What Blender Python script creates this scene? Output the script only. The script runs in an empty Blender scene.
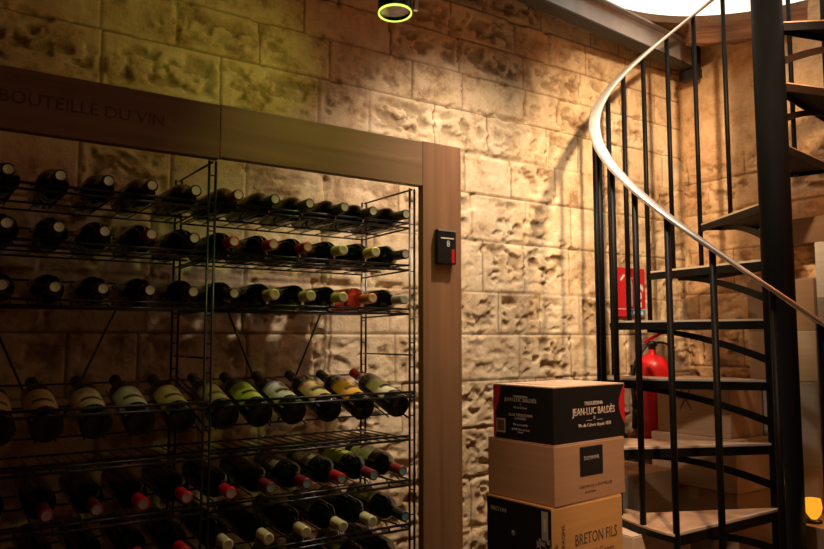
import bpy, bmesh, math, random
import numpy as np
from mathutils import Vector, Matrix
S = bpy.context.scene
COL = S.collection
PI = math.pi
R = math.radians
random.seed(5)

# ------------------------------------------------------------------ materials
def mat(name, col=(.5,.5,.5), rough=.6, metal=0., spec=.5, **kw):
    m = bpy.data.materials.new(name); m.use_nodes = True
    b = m.node_tree.nodes['Principled BSDF']
    b.inputs['Base Color'].default_value = (*col, 1)
    b.inputs['Roughness'].default_value = rough
    b.inputs['Metallic'].default_value = metal
    b.inputs['Specular IOR Level'].default_value = spec
    for k, v in kw.items():
        b.inputs[k.replace('_', ' ')].default_value = v
    return m

def noisy(name, c1, c2, scale=(8,8,8), rough=.6, bump=.1, detail=6, metal=0., lo=.35, hi=.65, dist=.01, spec=.5, rot=(0,0,0), distort=0., coords='Object'):
    m = mat(name, c1, rough, metal, spec)
    nt = m.node_tree; N = nt.nodes; L = nt.links; b = N['Principled BSDF']
    tc = N.new('ShaderNodeTexCoord'); mp = N.new('ShaderNodeMapping')
    mp.inputs['Scale'].default_value = scale; mp.inputs['Rotation'].default_value = rot
    L.new(tc.outputs[coords], mp.inputs['Vector'])
    nz = N.new('ShaderNodeTexNoise'); nz.inputs['Scale'].default_value = 1; nz.inputs['Detail'].default_value = detail
    nz.inputs['Distortion'].default_value = distort
    L.new(mp.outputs[0], nz.inputs['Vector'])
    cr = N.new('ShaderNodeValToRGB'); e = cr.color_ramp.elements
    e[0].position = lo; e[1].position = hi; e[0].color = (*c1,1); e[1].color = (*c2,1)
    L.new(nz.outputs['Fac'], cr.inputs['Fac']); L.new(cr.outputs['Color'], b.inputs['Base Color'])
    if bump:
        bp = N.new('ShaderNodeBump'); bp.inputs['Strength'].default_value = bump; bp.inputs['Distance'].default_value = dist
        L.new(nz.outputs['Fac'], bp.inputs['Height']); L.new(bp.outputs[0], b.inputs['Normal'])
    return m

def stone_material(name, light, mid, dark):
    m = mat(name, mid, .9, 0, .2); nt = m.node_tree; N = nt.nodes; L = nt.links; b = N['Principled BSDF']
    tc = N.new('ShaderNodeTexCoord')
    at = N.new('ShaderNodeAttribute'); at.attribute_name = 'stone'
    sep = N.new('ShaderNodeSeparateColor'); L.new(at.outputs['Color'], sep.inputs[0])
    n1 = N.new('ShaderNodeTexNoise'); n1.inputs['Scale'].default_value = 10; n1.inputs['Detail'].default_value = 8; n1.inputs['Roughness'].default_value = .65
    n2 = N.new('ShaderNodeTexNoise'); n2.inputs['Scale'].default_value = 55; n2.inputs['Detail'].default_value = 6; n2.inputs['Roughness'].default_value = .7
    for n in (n1, n2): L.new(tc.outputs['Object'], n.inputs['Vector'])
    # tone = block random + noise
    ad = N.new('ShaderNodeMath'); ad.operation = 'MULTIPLY_ADD'; ad.inputs[1].default_value = .14
    L.new(sep.outputs[0], ad.inputs[0]); L.new(n1.outputs['Fac'], ad.inputs[2])
    ad2 = N.new('ShaderNodeMath'); ad2.operation = 'MULTIPLY_ADD'; ad2.inputs[1].default_value = .35
    L.new(n2.outputs['Fac'], ad2.inputs[0]); L.new(ad.outputs[0], ad2.inputs[2])
    cr = N.new('ShaderNodeValToRGB'); e = cr.color_ramp.elements
    e[0].position = .53; e[0].color = (*dark,1); e[1].position = .92; e[1].color = (*light,1)
    k = cr.color_ramp.elements.new(.71); k.color = (*mid,1)
    L.new(ad2.outputs[0], cr.inputs['Fac'])
    mx = N.new('ShaderNodeMixRGB'); mx.blend_type = 'MIX'; mx.inputs[2].default_value = (dark[0]*.45, dark[1]*.4, dark[2]*.35, 1)
    L.new(sep.outputs[1], mx.inputs[0]); L.new(cr.outputs[0], mx.inputs[1]); L.new(mx.outputs[0], b.inputs['Base Color'])
    bp = N.new('ShaderNodeBump'); bp.inputs['Strength'].default_value = .7; bp.inputs['Distance'].default_value = .006
    L.new(n2.outputs['Fac'], bp.inputs['Height']); L.new(bp.outputs[0], b.inputs['Normal'])
    return m

def emit(name, col, s):
    m = bpy.data.materials.new(name); m.use_nodes = True; nt = m.node_tree
    for n in list(nt.nodes): nt.nodes.remove(n)
    e = nt.nodes.new('ShaderNodeEmission'); o = nt.nodes.new('ShaderNodeOutputMaterial')
    e.inputs[0].default_value = (*col,1); e.inputs[1].default_value = s
    nt.links.new(e.outputs[0], o.inputs[0]); return m

M = {}
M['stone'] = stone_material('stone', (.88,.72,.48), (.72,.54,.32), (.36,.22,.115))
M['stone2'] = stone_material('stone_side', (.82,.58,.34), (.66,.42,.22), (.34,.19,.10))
M['floor'] = noisy('floor_stone', (.16,.12,.09), (.26,.2,.15), (5,5,5), .8, .3)
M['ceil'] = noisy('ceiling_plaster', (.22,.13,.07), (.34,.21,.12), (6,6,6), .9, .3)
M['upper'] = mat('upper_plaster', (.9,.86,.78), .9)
M['curb'] = noisy('timber_curb', (.16,.065,.025), (.42,.19,.075), (3,3,45), .8, .6, lo=.35, hi=.7, distort=.6)
M['steel'] = noisy('black_steel', (.003,.0027,.0024), (.006,.0055,.005), (20,20,20), .5, .05, spec=.15)
M['column'] = noisy('column_steel', (.0012,.0012,.001), (.0022,.0021,.0018), (20,20,4), .55, .05, spec=.03)
M['wire'] = mat('black_wire', (.06,.06,.062), .28, .8)
M['rail'] = noisy('handrail_steel', (.66,.62,.56), (.78,.73,.66), (15,15,15), .32, .02, metal=.6)
M['tread'] = noisy('worn_tread', (.32,.19,.11), (.54,.35,.22), (14,14,14), .42, .15, lo=.3, hi=.7)
M['nosing_glint'] = mat('pale_nosing_glint', (.72,.62,.5), .3, .3)  # pale colour standing for the highlight on tread edges
M['beam'] = noisy('beam_paint', (.40,.37,.36), (.52,.48,.46), (10,10,10), .5, .05)
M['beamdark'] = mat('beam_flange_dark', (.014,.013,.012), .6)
def wood(name, c1, c2, scale):
    return noisy(name, c1, c2, scale, .5, .12, detail=8, lo=.3, hi=.7, distort=.35)
M['wood_h'] = wood('oak_board', (.20,.105,.052), (.34,.20,.105), (1.3,30,22))
M['wood_h_shade'] = wood('oak_board_shaded', (.15,.075,.036), (.26,.14,.07), (1.3,30,22))  # darker copy of the oak: weak light on the left board painted in
M['wood_v'] = wood('oak_post', (.24,.115,.055), (.36,.185,.092), (26,30,1.2))
M['shelfwood'] = wood('old_plank', (.14,.075,.04), (.25,.14,.075), (30,1.5,24))
M['glass'] = mat('dark_bottle_glass', (.004,.006,.004), .07, 0, .5, Coat_Weight=.4, Coat_Roughness=.05)
M['glassbrown'] = mat('brown_bottle_glass', (.022,.009,.003), .07, 0, .5)
M['rose'] = mat('rose_bottle_glass', (.85,.10,.06), .05, 0, .5, Transmission_Weight=.75)
M['ends'] = mat('pale_capsule_end', (.72,.76,.58), .42, .75)
M['endg'] = mat('teal_capsule_end', (.18,.34,.32), .35)
M['endv'] = mat('violet_capsule_end', (.42,.38,.48), .35)
M['black_p'] = mat('black_plastic', (.012,.012,.013), .35)
M['silver'] = mat('silver', (.7,.7,.7), .3, .7)
M['white'] = mat('white_print', (.75,.74,.7), .6)
M['greyprint'] = mat('grey_print', (.36,.34,.31), .6)
M['cream_print'] = mat('cream_print', (.62,.5,.42), .6)
M['red'] = mat('red_paint', (.62,.012,.015), .35)
M['redprint'] = mat('red_print', (.55,.015,.02), .5)
M['blue'] = mat('blue_print', (.08,.25,.48), .5)
M['darkprint'] = mat('dark_print', (.10,.05,.028), .7)
M['letter'] = mat('carved_letter', (.105,.053,.026), .7)
M['rubber'] = mat('rubber', (.015,.015,.015), .6)
M['brass'] = mat('brass', (.6,.4,.15), .35, .9)
def kraft(name, c): return noisy(name, tuple(x*.88 for x in c), c, (3,3,60), .8, .05, dist=.002, spec=.25)
M['k_black'] = kraft('black_card', (.006,.005,.0045))
M['k_tan'] = kraft('tan_card', (.40,.235,.135))
M['k_gold'] = kraft('gold_card', (.56,.31,.11))
M['k_kraft'] = kraft('kraft_card', (.38,.24,.14))
M['k_pale'] = kraft('pale_card', (.55,.43,.30))
M['k_white'] = kraft('white_card', (.66,.60,.50))
M['k_grey'] = kraft('grey_card', (.33,.29,.24))
M['k_top'] = mat('box_top_card', (.72,.50,.36), .38)
M['tape'] = mat('tape', (.50,.33,.2), .25)

# ------------------------------------------------------------------ mesh helpers
def T(o, label=None, cat=None, group=None, kind=None):
    if label: o['label'] = label
    if cat: o['category'] = cat
    if group: o['group'] = group
    if kind: o['kind'] = kind
    return o

def empty(name, loc=(0,0,0), rot=(0,0,0)):
    o = bpy.data.objects.new(name, None); o.location = loc; o.rotation_euler = rot
    o.empty_display_size = .05; COL.objects.link(o); return o

class MB:
    def __init__(s): s.v = []; s.f = []; s.m = []; s.sm = []
    def add(s, vs, fs, mi=0, smooth=False):
        o = len(s.v); s.v += [tuple(v) for v in vs]
        for f in fs: s.f.append(tuple(i+o for i in f)); s.m.append(mi); s.sm.append(smooth)
    def box(s, a, b, mi=0, mtx=None, bev=0.):
        x0,y0,z0 = a; x1,y1,z1 = b
        if bev > 0:
            bm = bmesh.new(); bmesh.ops.create_cube(bm, size=1)
            for v in bm.verts: v.co = Vector(((x0+x1)/2+v.co.x*(x1-x0), (y0+y1)/2+v.co.y*(y1-y0), (z0+z1)/2+v.co.z*(z1-z0)))
            bmesh.ops.bevel(bm, geom=bm.edges[:], offset=bev, segments=2, affect='EDGES', profile=.5)
            vs = [v.co.copy() for v in bm.verts]; bm.verts.index_update(); fs = [[v.index for v in f.verts] for f in bm.faces]; bm.free()
        else:
            vs = [(x0,y0,z0),(x1,y0,z0),(x1,y1,z0),(x0,y1,z0),(x0,y0,z1),(x1,y0,z1),(x1,y1,z1),(x0,y1,z1)]
            fs = [(0,3,2,1),(4,5,6,7),(0,1,5,4),(1,2,6,5),(2,3,7,6),(3,0,4,7)]
        if mtx: vs = [mtx @ Vector(v) for v in vs]
        s.add(vs, fs, mi)
    def tube(s, pts, r, n=8, mi=0, caps=True, smooth=True):
        pts = [Vector(p) for p in pts]; rings = []
        up = None
        for i, p in enumerate(pts):
            if i == 0: d = pts[1]-p
            elif i == len(pts)-1: d = p-pts[i-1]
            else: d = (pts[i+1]-p).normalized()+(p-pts[i-1]).normalized()
            d.normalize()
            if up is None:
                up = Vector((0,0,1)) if abs(d.z) < .9 else Vector((1,0,0))
            a = d.cross(up).normalized(); up2 = a.cross(d).normalized(); up = up2
            rr = r[i] if isinstance(r, (list,tuple)) else r
            rings.append([p + a*math.cos(2*PI*k/n)*rr + up2*math.sin(2*PI*k/n)*rr for k in range(n)])
        vs = [v for g in rings for v in g]; fs = []
        for i in range(len(pts)-1):
            for k in range(n):
                a = i*n+k; b = i*n+(k+1)%n; fs.append((a, b, b+n, a+n))
        s.add(vs, fs, mi, smooth)
        if caps:
            o = len(s.v)-len(vs)
            s.f.append(tuple(o+k for k in range(n))[::-1]); s.m.append(mi); s.sm.append(False)
            s.f.append(tuple(o+len(vs)-n+k for k in range(n))); s.m.append(mi); s.sm.append(False)
    def lathe(s, prof, n=20, mi=0, smooth=True, mtx=None, arc=(0, 2*PI)):
        full = abs(arc[1]-arc[0]-2*PI) < 1e-6; cnt = n if full else n+1
        vs = []
        for (r, z) in prof:
            for k in range(cnt):
                a = arc[0]+(arc[1]-arc[0])*k/n; vs.append(Vector((r*math.cos(a), r*math.sin(a), z)))
        if mtx: vs = [mtx @ v for v in vs]
        fs = []
        for i in range(len(prof)-1):
            for k in range(n):
                a = i*cnt+k; b = i*cnt+(k+1)%cnt; fs.append((a, b, b+cnt, a+cnt))
        s.add(vs, fs, mi, smooth)
    def prism(s, poly, z0, z1, mi=0, mtx=None):
        n = len(poly); vs = [Vector((x,y,z0)) for x,y in poly]+[Vector((x,y,z1)) for x,y in poly]
        if mtx: vs = [mtx @ v for v in vs]
        fs = [tuple(range(n))[::-1], tuple(range(n,2*n))]+[(k,(k+1)%n,n+(k+1)%n,n+k) for k in range(n)]
        s.add(vs, fs, mi)
    def build(s, name, mats, parent=None, kind=None):
        me = bpy.data.meshes.new(name); me.from_pydata(s.v, [], s.f)
        if not isinstance(mats, (list,tuple)): mats = [mats]
        for m in mats: me.materials.append(m)
        me.polygons.foreach_set('material_index', s.m); me.polygons.foreach_set('use_smooth', s.sm)
        me.update()
        o = bpy.data.objects.new(name, me); COL.objects.link(o)
        if parent: o.parent = parent
        if kind: o['kind'] = kind
        return o

def text_obj(name, body, size, mtx, material, parent, ext=.0004, sx=1.0):
    cu = bpy.data.curves.new(name, 'FONT'); cu.body = body; cu.size = size; cu.extrude = ext
    cu.align_x = 'CENTER'; cu.align_y = 'CENTER'; cu.resolution_u = 2
    tmp = bpy.data.objects.new('tmp_text', cu); COL.objects.link(tmp)
    bpy.context.view_layer.update()
    dg = bpy.context.evaluated_depsgraph_get()
    me = bpy.data.meshes.new_from_object(tmp.evaluated_get(dg))
    bpy.data.objects.remove(tmp)
    me.transform(mtx @ Matrix.Diagonal((sx,1,1,1))); me.materials.clear(); me.materials.append(material)
    o = bpy.data.objects.new(name, me); COL.objects.link(o); o.parent = parent
    return o

# ------------------------------------------------------------------ stone walls
def vnoise(x, y, seed):
    xi = np.floor(x).astype(int); yi = np.floor(y).astype(int); fx = x-xi; fy = y-yi
    def h(a, b):
        n = (a*374761393 + b*668265263 + seed*974634777) & 0xffffffff
        n = ((n ^ (n >> 13))*1274126177) & 0xffffffff
        n = (n ^ (n >> 16)) & 0xffff
        return n/65535.
    u = fx*fx*(3-2*fx); v = fy*fy*(3-2*fy)
    return (h(xi,yi)*(1-u)+h(xi+1,yi)*u)*(1-v)+(h(xi,yi+1)*(1-u)+h(xi+1,yi+1)*u)*v
def fbm(x, y, seed, o=4):
    s = 0; a = .5
    for k in range(o): s = s+a*vnoise(x*2**k, y*2**k, seed+k*17); a *= .5
    return s/(1-.5**o)

def ashlar(name, u0, u1, z0, z1, joints, place, material, seed, step=.0065, plaster=None, rough=1.0):
    nu = int((u1-u0)/step)+1; nz = int((z1-z0)/step)+1
    U, Z = np.meshgrid(np.linspace(u0, u1, nu), np.linspace(z0, z1, nz))
    rng = np.random.default_rng(seed)
    js = np.array(joints)
    Zw = Z + .004*(fbm(U*2, Z*2, seed+99)-.5)
    row = np.clip(np.searchsorted(js, Zw)-1, 0, len(js)-2)
    dz = np.minimum(Zw-js[row], js[row+1]-Zw)
    du = np.full_like(U, 9.); tone = np.zeros_like(U); wild = np.zeros_like(U); offs = np.zeros_like(U)
    for r in range(len(js)-1):
        xs = [u0-.2]
        while xs[-1] < u1+.2: xs.append(xs[-1]+rng.uniform(.20,.38))
        xs = np.array(xs); ts = rng.random(len(xs)); ws = rng.random(len(xs)); os_ = rng.random(len(xs))
        mk = row == r; uu = U[mk]
        b = np.clip(np.searchsorted(xs, uu)-1, 0, len(xs)-2)
        du[mk] = np.minimum(uu-xs[b], xs[b+1]-uu); tone[mk] = ts[b]; wild[mk] = ws[b]; offs[mk] = os_[b]
    d = np.minimum(dz, du)
    jw = .0020+.0026*fbm(U*9, Z*9, seed+5)
    joint = np.clip(1-(d-jw*.4)/jw, 0, 1)
    cen = np.clip((d-.012)/.03, 0, 1)                       # inside the drafted margin
    low = np.clip((1.75-Z)/.6, 0, 1)
    wu = .03*(fbm(U*12, Z*12, seed+7)-.5); f1 = fbm((U+wu)*23+3, (Z-wu)*34, seed+11, 5); f2 = fbm(U*5+9, Z*7, seed+23, 4)
    pit = np.clip((f1-.49)/.05, 0, 1)*cen*np.clip((wild-.18+.35*low)*2.2, 0, 1)*np.clip((f2-.33)/.14, 0, 1)
    back = .006*joint + .017*rough*pit*(.4+1.2*np.clip(f1-.45,0,1)*2) + .007*f2*rough + .005*offs + .006*rough*fbm(U*34, Z*44, seed+61, 3)*(.35+.65*np.clip((fbm(U*3,Z*3,seed+71,2)-.35)*5,0,1)) + .012*rough*np.clip((fbm(U*11+7,Z*15,seed+81,4)-.60)/.04,0,1)*np.clip((.02-d)/.012,0,1) + .008*low*(fbm(U*28, Z*30, seed+31, 3)-.3)
    if plaster is not None:
        pl = np.clip((Z-plaster-.05*(f2-.5))/.06, 0, 1)
        back = back*(1-pl) + pl*(-.006+.012*fbm(U*4, Z*4, seed+41)); joint = joint*(1-pl*.85); pit = pit*(1-pl); tone = tone*(1-pl)+.75*pl
    back = np.maximum(back, 0)
    P = place(U, Z, back).reshape(-1, 3)
    idx = np.arange(nu*nz).reshape(nz, nu)
    F = np.stack([idx[:-1,:-1], idx[:-1,1:], idx[1:,1:], idx[1:,:-1]], -1).reshape(-1, 4)
    me = bpy.data.meshes.new(name)
    me.vertices.add(len(P)); me.vertices.foreach_set('co', P.astype(np.float32).ravel())
    me.loops.add(F.size); me.loops.foreach_set('vertex_index', F.ravel().astype(np.int32))
    me.polygons.add(len(F)); me.polygons.foreach_set('loop_start', np.arange(0, F.size, 4, dtype=np.int32))
    me.update(calc_edges=True)
    ca = me.color_attributes.new('stone', 'FLOAT_COLOR', 'POINT')
    c = np.ones((len(P), 4), np.float32); c[:,0] = tone.ravel(); c[:,1] = np.clip(joint*.75+pit*.5, 0, 1).ravel()
    ca.data.foreach_set('color', c.ravel())
    me.polygons.foreach_set('use_smooth', np.ones(len(F), bool))
    me.materials.append(material)
    o = bpy.data.objects.new(name, me); COL.objects.link(o); o['kind'] = 'structure'; return o

WY, WX, H = 2.33, 3.34, 3.015
J = [-.02,.17,.36,.56,.75,.945,1.14,1.328,1.516,1.694,1.907,2.102,2.274,2.447,2.601,2.752,2.90,3.07]
ashlar('wall_left', -1.5, WX+.02, 0, H+.03, J, lambda u,z,b: np.stack([u, WY+b, z], -1), M['stone'], 3)
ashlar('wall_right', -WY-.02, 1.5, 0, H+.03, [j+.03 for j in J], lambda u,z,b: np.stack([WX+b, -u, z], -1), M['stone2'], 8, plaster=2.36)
def slab(name, a, b, m):
    mb = MB(); mb.box(a, b); return mb.build(name, m, kind='structure')
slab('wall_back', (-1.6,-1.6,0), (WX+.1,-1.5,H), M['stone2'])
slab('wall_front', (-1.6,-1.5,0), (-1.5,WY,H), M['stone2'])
slab('floor', (-1.6,-1.6,-.1), (WX+.12,WY+.1,0), M['floor'])

# ceiling with the round stair opening
HC = Vector((2.627,1.449)); HR = .74
def ceiling():
    mb = MB(); n = 96; zs = (H, 3.05)
    x0,x1,y0,y1 = -1.6, WX+.12, -1.6, WY+.1
    inner = []; outer = []
    for k in range(n):
        a = 2*PI*k/n; c, s = math.cos(a), math.sin(a)
        r = HR; xi = HC.x+r*c; yi = HC.y+r*s
        inner.append((min(xi, x1-.04), min(yi, y1-.02)))
        t = 1e9
        if c > 1e-9: t = min(t, (x1-HC.x)/c)
        if c < -1e-9: t = min(t, (x0-HC.x)/c)
        if s > 1e-9: t = min(t, (y1-HC.y)/s)
        if s < -1e-9: t = min(t, (y0-HC.y)/s)
        outer.append((HC.x+t*c, HC.y+t*s))
    vs = []
    for z in zs:
        vs += [(x,y,z) for x,y in inner]+[(x,y,z) for x,y in outer]
    fs = []
    for k in range(n):
        q = (k+1) % n
        fs.append((k, n+k, n+q, q)); fs.append((2*n+k, 2*n+q, 3*n+q, 3*n+k))
        fs.append((k, q, 2*n+q, 2*n+k)); fs.append((n+k, 3*n+k, 3*n+q, n+q))
    # corners
    mb.add(vs, fs)
    return mb.build('ceiling', M['ceil'], kind='structure')
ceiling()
# timber curb hanging round the far side of the opening
mb = MB(); n = 40; vs = []; a0, a1 = R(56), R(-75)
for k in range(n+1):
    a = a0+(a1-a0)*k/n; w = .006*math.sin(k*2.1)
    for r, z in ((HR+.001+w*.5, 2.915+w), (HR+.05, 2.92+w), (HR+.05, 3.052), (HR, 3.052)):
        vs.append((min(HC.x+r*math.cos(a), WX+.01), min(HC.y+r*math.sin(a), WY), z))
fs = []
for k in range(n):
    for j in range(4): fs.append((k*4+j, k*4+(j+1)%4, (k+1)*4+(j+1)%4, (k+1)*4+j))
fs += [(0,1,2,3), tuple(n*4+j for j in (3,2,1,0))]
mb.add(vs, fs); mb.build('trim_1', M['curb'], kind='structure')

# upper room seen through the opening: emitting sheet for the lit ceiling
mb = MB(); mb.box((-.6,-1.4,4.7), (9.5,7.5,4.74), 0); mb.box((-.66,-1.46,4.74), (9.56,7.56,4.82), 1)
o = mb.build('glowing_upper_ceiling', [emit('upper_ceiling_glow', (1,.86,.68), 1.9), M['upper']])
T(o, 'white ceiling upstairs with its bright lighting put in as emission, seen through round stair opening', 'glowing ceiling sheet')

# steel beam along the wall
t = empty('steel_beam', (2.66,2.165,2.876), (0,0,R(5.2)))
T(t, 'steel I-beam under the ceiling, running along the stone wall to the corner', 'beam')
Lb = .64
mb = MB(); mb.box((-1.25,-.004,.008), (Lb,.004,.126)); mb.build('web', M['beam'], t)
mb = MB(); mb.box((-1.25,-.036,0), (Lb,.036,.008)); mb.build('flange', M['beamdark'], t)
mb = MB(); mb.box((-1.25,-.036,.126), (Lb,.036,.134)); mb.build('flange', M['beam'], t)
mb = MB(); mb.box((Lb-.05,-.05,-.05), (Lb+.0,.05,0)); mb.box((Lb-.016,-.045,0), (Lb,.045,.126)); mb.build('end_bracket', M['beamdark'], t)

# ------------------------------------------------------------------ wooden frame round the rack
FY = 1.87
t = empty('wooden_frame', (.66,FY,0))
T(t, 'brown wooden frame, a lettered lintel on an upright post, surrounding the wine rack', 'frame')
def fpart(name, a, b, m, par=t, bev=.002):
    mb = MB(); mb.box((a[0]-.66,a[1]-FY,a[2]), (b[0]-.66,b[1]-FY,b[2]), bev=bev); return mb.build(name, m, par)
lb = fpart('lintel_board', (-.20,FY,1.975), (.6635,FY+.028,2.122), M['wood_h_shade'])
fpart('lintel_board', (.6645,FY,1.980), (1.3265,FY+.028,2.124), M['wood_h'])
fpart('post', (1.3275,FY,0), (1.481,FY+.028,2.127), M['wood_v'])
fpart('post', (-.36,FY,0), (-.2015,FY+.028,2.127), M['wood_v'])
mt = Matrix.Translation((.30-.66, -.0006, 2.051)) @ Matrix.Rotation(PI/2, 4, 'X')
tx = text_obj('lettering', 'LA BOUTEILLE DU VIN', .043, mt, M['letter'], lb, sx=1.02)
tx['label'] = 'dark carved lettering'

# digital thermometer on the post
t = empty('digital_thermometer', (1.408,FY,1.789))
T(t, 'small black digital thermometer with a red bar, screwed to the wooden post', 'thermometer')
mb = MB(); mb.box((-.037,-.02,-.055), (.037,0,.057), bev=.004); mb.build('housing', M['black_p'], t)
mb = MB(); mb.box((-.035,-.0215,.050), (.035,-.019,.056)); mb.build('top_strip', M['silver'], t)
mb = MB(); mb.box((-.026,-.0212,.026), (.026,-.0198,.030)); mb.build('mark', M['white'], t)
mb = MB(); mb.box((.017,-.0214,-.05), (.029,-.0198,-.006)); mb.build('red_bar', M['redprint'], t)
text_obj('figure', '8', .028, Matrix.Translation((.004,-.0205,.010)) @ Matrix.Rotation(PI/2,4,'X'), M['white'], t)

# ------------------------------------------------------------------ wine rack
RY0, RY1 = 1.903, 2.20
XS = [0.0, .657, 1.308]
BX = [.171,.279,.386,.492,.598,.710,.819,.927,1.040,1.143,1.252]
rack = empty('wine_rack', (.657,RY0,0))
T(rack, 'black wire wine rack of two bays full of bottles, standing inside the wooden frame', 'wine rack')
def rk(mb, name): 
    mb.v = [(x-.657, y-RY0, z) for x,y,z in mb.v]; return mb.build(name, M['wire'], rack)
WR = .0028
for x in XS:
    mb = MB(); sgn = 1 if x < .5 else -1
    for y in (RY0, RY1):
        for dx in (-.009,.009): mb.tube([(x+dx,y,0),(x+dx,y,1.975)], .0036, 6)
        z = .06
        while z < 1.97: mb.tube([(x-.009,y,z),(x+.009,y,z)], .002, 5); z += .075
    for z in (1.972,1.447,.62,.2): mb.tube([(x,RY0,z),(x,RY1,z)], .003, 6)
    rk(mb, 'upright_ladder')
ZR = [(1.862,1.881,0),(1.728,1.757,0),(1.590,1.618,0),(1.065,1.101,4),(.933,.969,4),(.801,.837,4),(.66,.70,4),(.40,.44,4)]
for zr, za, tilt in ZR:
    mb = MB(); sl = math.tan(R(tilt))
    for bay in (0,1):
        a, b = XS[bay]+.009, XS[bay+1]-.009
        for dz in (0,-.015): mb.tube([(a,RY0,zr+dz),(b,RY0,zr+dz)], .0038, 6)
        zz = za-.0334
        for x in BX:
            if not a < x < b: continue
            for dx in (-.022,.022):
                mb.tube([(x+dx,RY0-.001,zr-.015),(x+dx,RY0+.03,zz+sl*.07),(x+dx,RY1,zz+sl*(RY1-1.86)/1)], .0022, 5)
            mb.tube([(x-.03,RY0,zr-.015),(x-.03,RY0,zr)], .002, 5)
        for y in (RY0+.17,RY1): mb.tube([(a,y,zz-.004+sl*(y-1.86)),(b,y,zz-.004+sl*(y-1.86))], .003, 6)
        mb.tube([(a,RY1,zz+.07),(b,RY1,zz+.07)], .003, 6)
        for x in (a,b):
            mb.tube([(x,RY0,zr-.015),(x,RY1,zr-.02)], .003, 6); mb.tube([(x,RY0,zr),(x,RY1,zr+.012)], .0025, 6)
    rk(mb, 'shelf')
# display shelf: bottles lie on a sloped cradle, bases to the front
TD = R(18)
mb = MB()
for bay in (0,1):
    a, b = XS[bay]+.009, XS[bay+1]-.009
    for z in (1.335,1.320): mb.tube([(a,RY0-.03,z),(b,RY0-.03,z)], .004, 6)
    for z in (1.199,1.187): mb.tube([(a,RY0,z),(b,RY0,z)], .004, 6)
    mb.tube([(a,RY1,1.187),(b,RY1,1.187)], .003, 6); mb.tube([(a,RY1,1.375),(b,RY1,1.375)], .003, 6)
    mb.tube([(a,2.03,1.187),(b,2.03,1.187)], .003, 6)
    k = int(round((b-a)/.036))
    for i in range(k+1):
        x = a+(b-a)*i/k; mb.tube([(x,RY0,1.190),(x,RY1,1.190)], .0021, 5)
    for y in (1.945,2.12): mb.tube([(a,y,1.2505+(y-1.903)*math.tan(TD)),(b,y,1.2505+(y-1.903)*math.tan(TD))], .0028, 6)
    for x in (a,b):
        mb.tube([(x,RY0,1.2505),(x,RY1,1.2505+.297*math.tan(TD))], .0028, 6)
        mb.tube([(x,RY0-.03,1.335),(x,RY0,1.32),(x,RY1,1.385)], .003, 6)
    for x in BX:
        if a < x < b:
            for dx in (-.022,.022):
                y0 = 1.90; c = 1.287-.0375/math.cos(TD)+.003
                mb.tube([(x+dx,RY0+.012,1.2545+.012*math.tan(TD)),(x+dx,2.10,1.2545+.20*math.tan(TD)),(x+dx,RY1,1.2545+.30*math.tan(TD))], .0022, 5)
rk(mb, 'display_shelf')
for bay in (0,1):
    a, b = XS[bay], XS[bay+1]; c = (a+b)/2
    for s in (-1,1):
        mb = MB(); mb.tube([(c+s*.165,RY1+.006,1.59),(c+s*.012,RY1+.006,1.235)], .0035, 6); rk(mb, 'brace')

# ------------------------------------------------------------------ bottles
def caps_mat(c): 
    key = 'cap_%s' % (c,)
    if key not in M:
        cc = {'red':(.50,.012,.02),'brightred':(.75,.015,.03),'maroon':(.22,.02,.03),'yellow':(.72,.68,.12),'cream':(.80,.72,.40),'orange':(.75,.25,.06),'dark':(.02,.022,.02),'green':(.03,.06,.03),'silver':(.45,.45,.42)}[c]
        M[key] = mat(key, cc, .35, .15 if c != 'dark' else 0)
    return M[key]
LM = {}
def lab_mat(c):
    if c not in LM:
        a, b = {'cream':((.80,.74,.52),(.62,.56,.38)),'tan':((.62,.50,.26),(.45,.35,.17)),'white':((.74,.76,.72),(.5,.52,.5)),'lime':((.62,.78,.10),(.42,.58,.08)),'limepink':((.66,.74,.20),(.78,.30,.28)),'orange':((.85,.50,.05),(.72,.30,.03)),'grey':((.5,.5,.48),(.25,.25,.25)),'olive':((.40,.36,.12),(.22,.2,.08))}[c]
        LM[c] = noisy('label_'+c, a, b, (25,25,40), .55, 0, lo=.42, hi=.62)
    return LM[c]
BP = [(0,.006),(.026,.002),(.034,0),(.0372,.006),(.0375,.012),(.0375,.185),(.036,.198),(.030,.212),(.0215,.224),(.0165,.236),(.0148,.250),(.0142,.297),(.0135,.299),(0,.299)]
CP = [(.0152,.240),(.0151,.262),(.0149,.292),(.0156,.294),(.0156,.3)]
def mesh_of(mb, name, mats):
    o = mb.build(name, mats); me = o.data; bpy.data.objects.remove(o); return me
cache = {}
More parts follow.
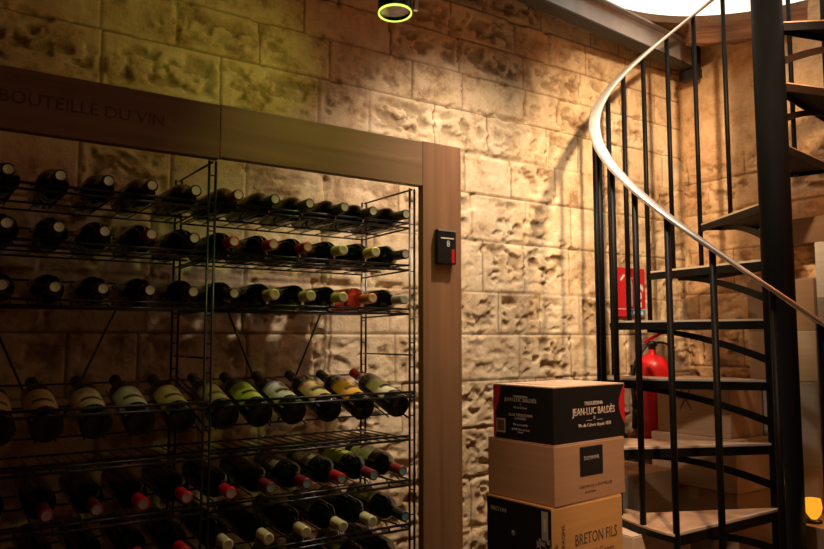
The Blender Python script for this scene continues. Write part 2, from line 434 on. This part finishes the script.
def bottle(name_label, group, x, y, z, rx, cap, end='ends', lab=None, glass='glass', spin=0.):
    root = empty('wine_bottle', (x,y,z), (rx,0,spin)); T(root, name_label, 'bottle', group)
    def child(nm, key, make, lbl=None):
        if key not in cache: cache[key] = make()
        o = bpy.data.objects.new(nm, cache[key]); COL.objects.link(o); o.parent = root
        if lbl: o['label'] = lbl
    def mk_glass():
        mb = MB(); mb.lathe(BP, 24); return mesh_of(mb, 'glass_body', [M[glass]])
    child('glass_body', ('g',glass), mk_glass)
    def mk_cap():
        mb = MB(); mb.lathe(CP, 18); mb.lathe([(.0156,.3),(.0150,.3012),(.0112,.3018)], 18); mb.lathe([(.0112,.3018),(.008,.3014),(0,.3014)], 18, 1)
        return mesh_of(mb, 'capsule', [caps_mat(cap), M[end]])
    child('capsule', ('c',cap,end), mk_cap)
    if lab:
        def mk_lab():
            mb = MB(); up = PI/2 if rx < 0 else -PI/2
            lo, hi = (.045,.155)
            up = -up
            mb.lathe([(.0379,lo),(.0379,hi)], 18, 0, arc=(up-1.35, up+1.35))
            mb.lathe([(.03815,lo+.035),(.03815,lo+.05)], 10, 1, arc=(up-.7, up+.7))
            return mesh_of(mb, 'paper_label', [lab_mat(lab), M['darkprint']])
        child('paper_label', ('l',lab,rx<0), mk_lab, lab+' paper label')
    return root

ORD = ['','nearest','second','third','fourth','fifth','sixth']
def where(i):
    if i >= 5:
        k = 11-i; return 'right bay, ' + ('next to the wooden post' if k == 1 else ORD[k]+' from the wooden post')
    k = 5-i; return 'left bay, ' + ('next to the middle upright' if k == 1 else ORD[k]+' left of the middle upright')
ROW = ['top row','second row','third row','display row','fifth row','sixth row','seventh row']
def put(row, i, cap, end, lab=None, glass='glass', desc=None):
    g = 'wine bottles on the '+ROW[row]
    capn = {'dark':'black','brightred':'bright red'}.get(cap, cap)
    gl = {'glass':'dark','glassbrown':'brown','rose':'rosé'}[glass]
    L = f"{gl} bottle, {capn} capsule, {ROW[row]}, {where(i)}"
    x = BX[i] + random.uniform(-.003,.003)
    if row == 3:
        gn = {'lime':'yellow-green','limepink':'green and pink'}.get(lab, lab)
        L = f"dark bottle with {gn} label, display row, {where(i)}"
        x = [.178,.278,.386,.487,.590,.706,.803,.905,1.018,1.130,1.255][i]
        return bottle(L, g, x, 1.894, 1.290+random.uniform(-.001,.001), -(PI/2-TD), cap, end, lab, glass)
    za, tilt = [(1.881,0),(1.757,0),(1.618,0),None,(1.101,4),(.969,4),(.837,4)][row]
    tl = R(tilt); ty = 1.86+random.uniform(-.008,.008); Lb = .302
    # base position from the neck tip
    return bottle(L, g, x, ty+Lb*math.cos(tl), za+Lb*math.sin(tl), PI/2+tl, cap, end, lab, glass, spin=0)
r1 = ['dark']*5+['maroon','dark','dark','green','dark','dark']
for i in range(11): put(0, i, r1[i], 'ends')
r2 = ['dark','dark','dark','maroon','dark','red','red','red','yellow','yellow','dark']
for i in range(11): put(1, i, r2[i], 'ends')
r3 = ['dark','dark','dark','dark','dark','dark','yellow','yellow','yellow','orange','silver']
for i in range(11): put(2, i, r3[i], 'ends', None, 'rose' if i == 9 else 'glass')
r4 = [('tan','dark'),('tan','dark'),('cream','dark'),('white','dark'),('tan','dark'),('olive','dark'),('lime','dark'),('white','dark'),('limepink','dark'),('orange','dark'),('cream','red')]
for i in range(11): put(3, i, r4[i][1], 'ends', r4[i][0])
r5 = [('maroon','endv',None),('maroon','endv',None),('maroon','endv',None),('brightred','endv',None),('brightred','endv',None),('brightred','endv',None),('maroon','endg',None),('maroon','endg','olive'),('red','endg','olive'),('maroon','endg','lime'),('maroon','endg','cream')]
for i in range(11): put(4, i, r5[i][0], r5[i][1], r5[i][2])
r6 = ['maroon','maroon','maroon','brightred','brightred','cream','cream','cream','cream','cream','dark']
for i in range(11): put(5, i, r6[i], 'endg' if i == 10 else 'ends', 'tan' if i == 10 else ('olive' if i == 8 else None))
for i in range(5,11): put(6, i, 'dark', 'ends', 'olive' if i == 9 else None, 'glassbrown' if i == 9 else 'glass')

# ------------------------------------------------------------------ spiral staircase
C = Vector((2.627,1.449)); SR = .642; P0 = 16.68; DA = 12.23; NT = 24.46; RISE = .2240; A0 = 208.9
def sp(r, phi, z): a = R(A0-phi); return (r*math.cos(a), r*math.sin(a), z)   # local to the column
st = empty('spiral_staircase', (C.x,C.y,0))
T(st, 'black steel spiral staircase with pale handrail, climbing through the ceiling opening', 'staircase')
mb = MB(); mb.lathe([(.0,0),(.068,0),(.068,.012),(.055,.014),(.055,4.1),(0,4.1)], 40); mb.build('column', M['column'], st)
def tz(n): return .897+RISE*(n-1)
def rz(phi): return 1.626+3.296*phi/360
def pc(k): return P0+DA*k
TW = {0:-.8,-1:-3.0,-2:-1.2}
for n in range(-2, 10):
    z = tz(n); f0 = pc(2*n-1); f1 = f0+NT+1.2
    ro = SR+.012
    def ring(za, zb, r0, r1, a, b, m=8):
        out = []
        for k in range(m+1): out.append(sp(r1, a+(b-a)*k/m, 0)[:2])
        out += [sp(r0, b, 0)[:2], sp(r0, a, 0)[:2]]
        return out
    # wedge: tip half-width at the column
    def wedge(inset):
        pts = []
        pts.append(sp(.05, f0+2, 0)[:2]); 
        for k in range(7): pts.append(sp(ro-inset, f0+(f1-f0)*k/6, 0)[:2])
        pts.append(sp(.05, f1+4, 0)[:2])
        return pts
    mb = MB(); mb.prism(wedge(0)[::-1], z-.006, z)
    tr = mb.build('tread', M['tread'], st)
    mb = MB()
    # downturned edge strips: front, back, outer
    W = wedge(.0)
    def strip(p, q, h, th=.004):
        p = Vector(p); q = Vector(q); d = (q-p).normalized(); nn = Vector((-d.y, d.x))*th
        mb.prism([p, q, q+nn, p+nn] if True else [], z-.006-h, z-.006)
    strip(W[0], W[1], .030); strip(W[-2], W[-1], .030)
    for k in range(1,7): strip(W[k], W[k+1], .018)
    mb.prism(wedge(.004)[::-1], z-.0095, z-.0061)
    mb.build('frame', M['steel'], tr)
    mb = MB(); p = Vector(W[0]); q = Vector(W[1]); d = (q-p).normalized(); nn = Vector((-d.y,d.x))*.012; o_ = nn*-.12  # added strip that paints a highlight along the tread's front edge
    mb.prism([p+o_, q+o_, q+nn, p+nn], z-.005, z+.0025)
    if nn.dot(Vector(W[4])-q) < 0: mb = MB(); nn = -nn; mb.prism([p-nn*.12, p+nn, q+nn, q-nn*.12][::1], z-.005, z+.0025)
    mb.build('nosing_glint', M['nosing_glint'], tr)
    # curved arm under the tread
    mb = MB(); fm = f0+5; pr = []
    m = 12; top = []; bot = []
    for k in range(m+1):
        q = k/m; r = .05+q*(SR*.80-.05)
        zt = z-.028-.105*(1-q)**1.7
        top.append((r, zt)); bot.append((r, zt-.030+.012*q))
    poly = top+bot[::-1]
    for sgn in (1,):
        a = R(A0-fm); d = Vector((math.cos(a), math.sin(a), 0)); nn = Vector((-d.y, d.x, 0))*.006
        vs = [d*r+Vector((0,0,zz))-nn for r,zz in poly]+[d*r+Vector((0,0,zz))+nn for r,zz in poly]
        L_ = len(poly)
        fs = [(k,(k+1)%L_,L_+(k+1)%L_,L_+k) for k in range(L_)]
        for k in range(m):
            fs.append((k, k+1, L_-2-k, L_-1-k)[::-1]); fs.append((L_+k, L_+k+1, 2*L_-2-k, 2*L_-1-k))
        mb.add(vs, fs)
    mb.build('bracket', M['steel'], st)
for k in range(-5, 20):
    ph = pc(k)+TW.get(k,0); odd = k % 2 != 0
    n = (k+1)//2 if odd else k//2
    zb = tz(n)-(RISE if odd and n > -2 else 0)-.022
    if odd and n == -2: zb = 0
    mb = MB(); a = R(A0-ph)
    mb.tube([sp(SR,ph,zb), sp(SR,ph,rz(ph)-.004)], .0105, 8)
    mb.build('baluster', M['steel'], st)
mb = MB(); sec = [(-.022,-.006),(-.019,-.009),(.019,-.009),(.022,-.006),(.022,.003),(.016,.008),(-.016,.008),(-.022,.003)]
vs = []; fs = []; cnt = 0; q = -47
while q <= 256:
    for dr, dz in sec: vs.append(sp(SR+dr, q, rz(q)+dz))
    cnt += 1; q += 2.5
L_ = len(sec)
for i in range(cnt-1):
    for j in range(L_): fs.append((i*L_+j, i*L_+(j+1)%L_, (i+1)*L_+(j+1)%L_, (i+1)*L_+j))
fs += [tuple(range(L_))[::-1], tuple((cnt-1)*L_+j for j in range(L_))]
mb.add(vs, fs, 0, True); mb.build('handrail', M['rail'], st)

# ------------------------------------------------------------------ cartons
def carton(label, corner, a, dl, dr, z0, z1, m, top=None, group='wine cartons around the staircase', tape=True, left=None):
    """near corner, rotation a, depth dl along +y, width dr along +x"""
    t = empty('wine_carton', (corner[0],corner[1],z0), (0,0,R(a))); T(t, label, 'carton', group)
    h = z1-z0
    mb = MB(); mb.box((0,0,0), (dr,dl,h-.003), bev=.0025)
    o = mb.build('carton_body', [M[m]], t)
    if left:
        o.data.materials.append(M[left])
        for p in o.data.polygons:
            if p.normal.x < -.9: p.material_index = 1
    mb = MB(); mb.box((.001,.001,h-.003), (dr-.001,dl/2-.0008,h)); mb.box((.001,dl/2+.0008,h-.003), (dr-.001,dl-.001,h)); mb.build('lid_flap', M[top or m], t)
    if tape:
        mb = MB(); mb.box((-.0004,dl/2-.024,h-.00001), (dr+.0004,dl/2+.024,h+.0006)); mb.box((-.0008,dl/2-.024,h-.05), (-.0001,dl/2+.024,h)); mb.build('tape', M['tape'], t)
    return t
def RF(x, z, e=.0006): return Matrix.Translation((x,-e,z)) @ Matrix.Rotation(PI/2,4,'X')            # on the face towards -y
def LF(y, z, e=.0006): return Matrix.Translation((-e,y,z)) @ Matrix.Rotation(-PI/2,4,'Z') @ Matrix.Rotation(PI/2,4,'X')
g = 'cartons in the front stack'
# bottom, unseen supports
carton('plain kraft carton on the floor at the foot of the front stack', (1.50,1.50), 4, .255,.325, 0,.345, 'k_kraft', group=g)
carton('plain kraft carton beneath the gold carton in the front stack', (1.50,1.50), 4, .255,.325, .345,.69, 'k_kraft', group=g)
b3 = carton('gold carton with black side and dark lettering, lowest seen in front stack', (1.50,1.50), 4, .255,.325, .69,1.026, 'k_gold', group=g, left='k_black', tape=False)
text_obj('print', 'BRETON FILS', .046, RF(.198,.232), M['darkprint'], b3, sx=.74)
text_obj('print', 'à Congy', .034, RF(.235,.187), M['darkprint'], b3, sx=.8)
text_obj('print', 'Champagne', .024, RF(.235,.15), M['darkprint'], b3, sx=.9)
text_obj('print', 'CHAMPAGNE', .020, RF(.05,.225) @ Matrix.Rotation(PI/2,4,'Z'), M['darkprint'], b3)
text_obj('print', 'BRETON', .017, LF(.205,.300), M['greyprint'], b3)
text_obj('print', '*', .04, LF(.145,.235), M['greyprint'], b3)
text_obj('print', 'Champagne', .02, LF(.16,.13), M['greyprint'], b3)
mb = MB(); mb.box((-.001,.012,.245), (-.0001,.035,.325)); mb.build('emblem_panel', M['greyprint'], b3)
mb = MB(); mb.box((-.0016,.018,.27), (-.001,.028,.305)); mb.build('bottle_emblem', M['cream_print'], b3)
mb = MB(); rr = random.Random(3)
for k in range(46):                                               # floral ornament across the corner
    u = rr.uniform(.0,.05); zz = rr.uniform(.13,.245); s = rr.uniform(.004,.008)
    mb.prism([(u+s*math.cos(q)*(1.5 if i%2 else .7), zz+s*math.sin(q)*(1.5 if i%2 else .7)) for i,q in enumerate([j*PI/4 for j in range(8)])], 0, .0004, mtx=LF(0,0) @ Matrix.Diagonal((-1,1,1,1)))
mb.build('ornament', M['greyprint'], b3)
mb = MB()
for k in range(16):
    u = rr.uniform(.004,.03); zz = rr.uniform(.13,.245); s = rr.uniform(.003,.006)
    mb.prism([(u+s*math.cos(q)*(1.5 if i%2 else .7), zz+s*math.sin(q)*(1.5 if i%2 else .7)) for i,q in enumerate([j*PI/4 for j in range(8)])], 0, .0004, mtx=RF(0,0))
mb.build('ornament', M['darkprint'], b3)
b2 = carton('plain tan carton with a small black square label, middle of front stack', (1.515,1.499), 5, .26,.333, 1.0268,1.197, 'k_tan', group=g, tape=False)
mb = MB(); mb.box((.113,-.001,.072), (.222,-.0001,.156)); lb2 = mb.build('square_label', M['black_p'], b2); lb2['label'] = 'black square label'
text_obj('print', 'DOMAINE', .016, RF(.168,.122,.0014), M['greyprint'], b2)
text_obj('print', 'CARTON DE 6 BOUTEILLES', .012, RF(.185,.042), M['darkprint'], b2, sx=1.1)
text_obj('print', 'vin de France', .010, RF(.16,.026), M['darkprint'], b2)
b1 = carton('black carton with red ends and white lettering, topmost of the front stack', (1.52,1.505), 5, .235,.344, 1.1978,1.360, 'k_black', top='k_top', group=g, tape=False)
text_obj('print', 'TRIGUEDINA', .0155, RF(.185,.108), M['cream_print'], b1)
text_obj('print', 'JEAN-LUC BALDÈS', .030, RF(.188,.085), M['cream_print'], b1, sx=.84, ext=.0006)
text_obj('print', '— * —', .026, RF(.188,.060), M['greyprint'], b1)
text_obj('print', 'Vin de Cahors depuis 1830', .0145, RF(.19,.045), M['cream_print'], b1)
for yy, s, bd in ((.132,.010,'TRIGUEDINA'),(.122,.0155,'JEAN-LUC BALDÈS'),(.108,.009,'*'),(.100,.009,'Vin de Cahors'),(.078,.011,'CLOS TRIGUEDINA'),(.068,.011,'CAHORS'),(.050,.009,'Mis en bouteille'),(.036,.009,'46700 Vire-sur-Lot'),(.028,.008,'France')):
    text_obj('print', bd, s, LF(.125,yy-.004), M['greyprint'], b1)
def lens(x0, sgn, face, hh=.157):
    pts = [(0,.003)]+[(sgn*(.006+.028*math.sin(PI*min(1,max(0,(k/14)*1.0)))**.7), .003+(hh)*k/14) for k in range(1,14)]+[(0,hh+.002)]
    return pts
mb = MB()
pts = [(.0,.159)]+[(.030*math.sin(PI*(.5+.5*k/10))+.0, .159-.10*k/10) for k in range(0,11)]
mb.prism(pts[::-1], 0, .0005, mtx=Matrix.Translation((-.0001,.235,0)) @ Matrix.Rotation(-PI/2,4,'Z') @ Matrix.Rotation(PI/2,4,'X'))
mb.box((-.0005,.224,.003), (-.0001,.2345,.07))
e1 = mb.build('red_end_print', M['redprint'], b1)
mb = MB()
pts = [(0,.159)]+[(-.030*math.sin(PI*(.0+.5+.5*abs(k-5)/5*1.0)) , .159-.125*k/10) for k in range(0,11)]+[(0,.034)]
mb.prism(pts, 0, .0005, mtx=Matrix.Translation((.3425,-.0001,0)) @ Matrix.Rotation(PI/2,4,'X'))
mb.build('red_end_print', M['redprint'], b1)
mb = MB(); mb.box((-.0008,.186,.018), (-.0001,.222,.060)); mb.build('sticker', M['greyprint'], b1)
mb = MB(); mb.box((-.0011,.190,.023), (-.0009,.218,.055)); mb.build('sticker_mark', M['darkprint'], b1)
mb = MB(); mb.box((.06,.03,.1625), (.30,.20,.1632)); mb.build('film_sheet', mat('glossy_film', (.80,.56,.42), .22), b1)

# cartons around and behind the stair
carton('low tan carton on the floor, left of the bottom stair treads', (1.94,1.58), 0, .27,.30, 0,.55, 'k_kraft')
carton('small pale carton wedged under the lowest visible tread, beside the gold carton', (1.94,1.58), 0, .27,.30, .55,.868, 'k_pale', tape=False)
carton('grey carton on the floor below the fire extinguisher', (2.37,1.95), 0, .30,.31, 0,.50, 'k_grey')
carton('grey carton with lamplight painted tan on its lid, below the fire extinguisher, upper of two', (2.37,1.95), 0, .30,.31, .50,.955, 'k_grey', top='k_kraft', tape=False)  # tan lid colour stands for light falling on the grey top
carton('tall brown carton on the floor beneath the star-marked carton, third from its top', (2.73,1.71), 0, .39,.25, 0,.45, 'k_kraft')
carton('wide brown carton, second below the star-marked carton', (2.73,1.71), 0, .39,.25, .45,.886, 'k_kraft')
carton('flat brown carton directly under the star-marked carton', (2.72,1.70), 0, .40,.26, .886,1.093, 'k_kraft', tape=False)
sb = carton('brown carton with a black star mark, behind the stairs beside the extinguisher', (2.75,1.738), 0, .348,.235, 1.094,1.328, 'k_kraft', tape=False)
mb = MB()
for k in range(3):
    a = PI*k/3+PI/6*0; d = Vector((math.cos(a), math.sin(a)))*.055; nn = Vector((-d.y,d.x)).normalized()*.006
    mb.prism([d+nn*.4, nn, -d+nn*.4, -d-nn*.4, -nn, d-nn*.4], k*.0001, .0005+k*.0001, mtx=LF(.205,.150))
mb.build('star_mark', M['darkprint'], sb)
SX = 3.0
tops = [(0,.33,'k_kraft','lowest'),(.33,.66,'k_pale','second from the floor'),(.66,.99,'k_kraft','third from the floor'),(.99,1.325,'k_grey','third from the top'),(1.325,1.53,'k_pale','second from the top'),(1.53,1.742,'k_kraft','topmost')]
cn = {'k_kraft':'brown','k_pale':'pale','k_grey':'greyish','k_white':'white'}
for z0, z1, m, wd in tops: carton(f'{cn[m]} carton stacked directly behind the stair column, {wd}', (SX,1.512), 0, .285,.30, z0,z1, m, group='cartons behind the stair column')
for z0, z1, m, wd in [(0,.33,'k_pale','lowest'),(.33,.66,'k_kraft','second from the floor'),(.66,.99,'k_pale','third from the floor'),(.99,1.33,'k_kraft','third from the top'),(1.33,1.66,'k_grey','second from the top'),(1.66,1.885,'k_white','topmost')]:
    carton(f'{cn[m]} carton at the right edge under the wall plank, {wd}', (SX,1.20), 0, .30,.30, z0,z1, m, group='cartons at the right edge')
carton('brown carton on the floor right of the stair column, under the lamp carton', (2.70,1.17), 0, .31,.26, 0,.42, 'k_kraft')
carton('brown carton right of the stair column, carrying the small orange lamp', (2.70,1.17), 0, .31,.26, .42,.828, 'k_kraft')

# small amber lamp
t = empty('table_lamp', (2.768,1.432,.8288)); T(t, 'small glowing orange lamp low behind the stair column', 'lamp')
mb = MB(); mb.lathe([(0,0),(.028,0),(.028,.008),(.010,.012),(0,.012)], 20); mb.build('base', M['black_p'], t)
mb = MB(); mb.lathe([(.010,.012),(.024,.03),(.030,.055),(.026,.085),(.0,.088)], 20); mb.build('glass_shade', emit('amber_glow', (1,.35,.02), 1.2), t)

# wooden plank on the side wall
mb = MB(); mb.box((3.24,.75,1.915), (3.338,1.80,2.03), bev=.004)
T(mb.build('wall_plank', M['shelfwood']), 'dark brown wooden plank across the side wall, right of the stair column', 'plank')

# fire extinguisher
t = empty('fire_extinguisher', (2.905,2.225,1.030)); T(t, 'red fire extinguisher with black hose hanging on the wall behind the stairs', 'fire extinguisher')
mb = MB(); mb.lathe([(0,.006),(.060,0),(.074,.008),(.080,.025),(.080,.325),(.075,.352),(.058,.376),(.034,.390),(.018,.396),(.017,.416),(0,.416)], 32); mb.build('cylinder', M['red'], t)
mb = MB(); mb.lathe([(.017,.414),(.017,.43),(.022,.432),(.022,.452),(.012,.456),(0,.456)], 18); mb.tube([(-.03,0,.440),(.03,0,.440)], .009, 10); v = mb.build('valve', M['black_p'], t)
def lever(p, q, w, m, nm):
    mb = MB(); p = Vector(p); q = Vector(q); d = (q-p).normalized(); up = Vector((0,0,1)); s = Vector((0,1,0))*w; hh = d.cross(Vector((0,1,0)))*.005
    vs = [p-s-hh,p+s-hh,p+s+hh,p-s+hh,q-s-hh,q+s-hh,q+s+hh,q-s+hh]
    mb.add(vs, [(0,1,2,3),(7,6,5,4),(0,4,5,1),(1,5,6,2),(2,6,7,3),(3,7,4,0)]); return mb.build(nm, m, t)
# the levers point to the photo's right: in world that is +x and -y
lev = empty('tmp'); bpy.data.objects.remove(lev)
mb = MB(); ax = Vector((math.sin(R(55.5)), -math.cos(R(55.5)), 0))
def bar(p, q, w, h, m, nm):
    mb = MB(); d = (q-p).normalized(); s = d.cross(Vector((0,0,1))).normalized()*w; n_ = s.cross(d).normalized()*h
    vs = [p-s-n_,p+s-n_,p+s+n_,p-s+n_,q-s-n_,q+s-n_,q+s+n_,q-s+n_]
    mb.add(vs, [(0,1,2,3),(7,6,5,4),(0,4,5,1),(1,5,6,2),(2,6,7,3),(3,7,4,0)]); return mb.build(nm, m, t)
bar(ax*-.035+Vector((0,0,.452)), ax*.085+Vector((0,0,.515)), .010, .007, M['red'], 'lever')
mb = MB(); pts = []
for k in range(13):
    a = PI*k/12; pts.append(ax*(.045-.04*math.cos(a))+Vector((0,0,.432+.022*math.sin(a)-.010*k/12)))
mb.tube(pts, .006, 8); mb.build('carry_handle', M['black_p'], t)
mb = MB(); pts = []
for k in range(22):
    q = k/21; ang = q
    px = -.02-.088*math.sin(PI*min(1,q*1.15)/1.7)
    pts.append(ax*px+Vector((0,0,.442-.30*q**1.3))+Vector((0,-.02,0))*q)
mb.tube(pts, .010, 10); mb.build('hose', M['rubber'], t)
mb = MB(); p = pts[-1]; mb.tube([p, p+Vector((0,0,-.09))], [.011,.016], 10); mb.build('nozzle', M['black_p'], t)
mb = MB(); mb.box((-.02,.070,.20), (.02,.112,.34)); mb.lathe([(.0812,.27),(.0812,.285)], 30); mb.build('wall_bracket', M['steel'], t)

# extinguisher sign
t = empty('safety_sign', (2.786,2.322,1.603)); T(t, 'red and white fire extinguisher sign with blue foot on the wall behind balusters', 'sign')
mb = MB(); mb.box((0,0,0), (.203,.008,.235)); mb.build('panel', M['redprint'], t)
mb = MB(); mb.box((.075,-.0006,.002), (.201,-.0001,.036)); mb.build('blue_band', M['blue'], t)
mb = MB(); W_ = -.0009
def sg(a,b,c,d,y=.0): mb.box((a,W_,b),(c,-.0001,d))
sg(.002,.034,.2,.037)
sg(.082,.050,.108,.165); mb.prism([(.082,.165),(.108,.165),(.100,.182),(.090,.182)], 0, .0008, mtx=Matrix.Rotation(PI/2,4,'X')); sg(.072,.182,.112,.190)
mb.prism([(.018,.172),(.026,.172),(.052,.192),(.052,.204),(.040,.200)], 0, .0008, mtx=Matrix.Rotation(PI/2,4,'X'))
for pts in ([(.150,.200),(.160,.168),(.178,.150),(.176,.130),(.158,.150),(.146,.178)], [(.150,.118),(.176,.118),(.176,.090),(.160,.085),(.150,.100)], [(.152,.072),(.174,.072),(.174,.046),(.152,.046)], [(.18,.16),(.19,.14),(.186,.12),(.178,.135)]):
    mb.prism(pts, 0, .0008, mtx=Matrix.Rotation(PI/2,4,'X'))
for k in range(4): sg(.085+.028*k,.010,.100+.028*k,.026)
mb.build('pictogram', M['white'], t)

# ------------------------------------------------------------------ spot lamps
def spot_fixture(label, loc, aim, rad, ln, ceil_z):
    t = empty('spot_lamp', loc); T(t, label, 'lamp')
    d = (Vector(aim)-Vector(loc)).normalized(); q = d.to_track_quat('-Z','Y').to_matrix().to_4x4()
    mb = MB(); mb.lathe([(rad,0),(rad,ln),(rad*.8,ln+.015),(0,ln+.015)], 28, mtx=q); mb.lathe([(rad*.90,0),(rad*.86,ln*.35),(rad*.86,ln*.35)], 28, mtx=q); mb.build('can', M['steel'], t)
    mb = MB(); mb.lathe([(rad*1.01,.004),(rad*1.03,-.002),(rad*.97,-.003),(rad*.94,.003)], 32, mtx=q); r_ = mb.build('rim', M['lamp_rim'], t)
    mb = MB(); mb.lathe([(0,.006),(rad*.5,.008),(rad*.90,.006)], 28, mtx=q); mb.build('lens', M['lens'], t)
    mb = MB(); side = Vector((math.sin(R(55.5)), -math.cos(R(55.5)), 0))
    p = side*(rad+.012); mb.box((p.x-.006,p.y-.006,-.0+.008), (p.x+.006,p.y+.006,ceil_z-loc[2]-.012))
    mb.lathe([(0,0),(.04,0),(.04,.02),(0,.02)], 20, mtx=Matrix.Translation((p.x,p.y,ceil_z-loc[2]-.0205))); mb.build('stem', M['silver'], t)
    return t
M['lamp_rim'] = emit('lamp_rim_glow', (.62,.80,.10), 1.6)
M['lens'] = mat('lamp_lens', (.20,.17,.22), .12, .6)
spot_fixture('hanging can spot lamp with glowing yellow-green rim, above the wine rack lintel', (1.142,1.75,2.455), (1.12,1.69,1.6), .049, .12, H)

def light(kind, name, loc, col, e, aim=None, **kw):
    ld = bpy.data.lights.new(name, kind); ld.color = col; ld.energy = e
    for k, v in kw.items(): setattr(ld, k, v)
    o = bpy.data.objects.new(name, ld); o.location = loc; COL.objects.link(o)
    if aim: o.rotation_euler = (Vector(aim)-Vector(loc)).to_track_quat('-Z','Y').to_euler()
    return o
light('SPOT', 'wall_spot', (1.66,1.46,2.95), (1,.80,.62), 120, (1.95,2.33,1.30), spot_size=R(90), spot_blend=1, shadow_soft_size=.03)
light('SPOT', 'rack_spot', (1.12,1.745,2.43), (.80,.85,.12), 4, (.82,2.33,2.48), spot_size=R(84), spot_blend=1, shadow_soft_size=.03)
light('SPOT', 'stair_spot', (1.95,1.00,2.95), (1,.68,.40), 175, (3.1,2.33,2.0), spot_size=R(66), spot_blend=.8, shadow_soft_size=.04)
light('SPOT', 'front_spot', (1.0,.35,2.9), (1,.62,.36), 210, (1.90,1.55,1.0), spot_size=R(27), spot_blend=1, shadow_soft_size=.04)
light('POINT', 'amber_side_lamp', (3.0,.80,2.75), (1,.26,.045), 9, shadow_soft_size=.06)
light('AREA', 'front_fill', (1.3,-.8,2.35), (1,.80,.45), 1.1, (.9,1.9,1.6), size=.7)  # unseen fill added from the camera side for capsule glints
light('SPOT', 'label_fill', (1.0,1.2,2.8), (.88,1,.20), 14, (1.02,1.88,1.85), spot_size=R(56), spot_blend=1, shadow_soft_size=.03)  # added yellow-green light without a fixture, brightens lintel, capsules and labels
light('POINT', 'table_lamp_bulb', (2.80,1.35,.95), (1,.45,.1), .4, shadow_soft_size=.02)

w = bpy.data.worlds.new('World'); S.world = w; w.use_nodes = True
w.node_tree.nodes['Background'].inputs[0].default_value = (.5,.35,.2,1); w.node_tree.nodes['Background'].inputs[1].default_value = .003

# ------------------------------------------------------------------ camera
cd = bpy.data.cameras.new('camera'); cam = bpy.data.objects.new('camera', cd); COL.objects.link(cam)
cd.sensor_width = 36; cd.lens = 733/824*36; cd.clip_start = .02
cam.location = (0,0,1.5); cam.rotation_euler = (PI/2+R(4.951), 0, R(55.5-90))
S.camera = cam
S.view_settings.view_transform = 'Standard'; S.view_settings.look = 'None'; S.view_settings.gamma = 1; S.view_settings.exposure = 0
S.view_settings.use_curve_mapping = False
S.cycles.use_denoising = True
S.cycles.max_bounces = 6
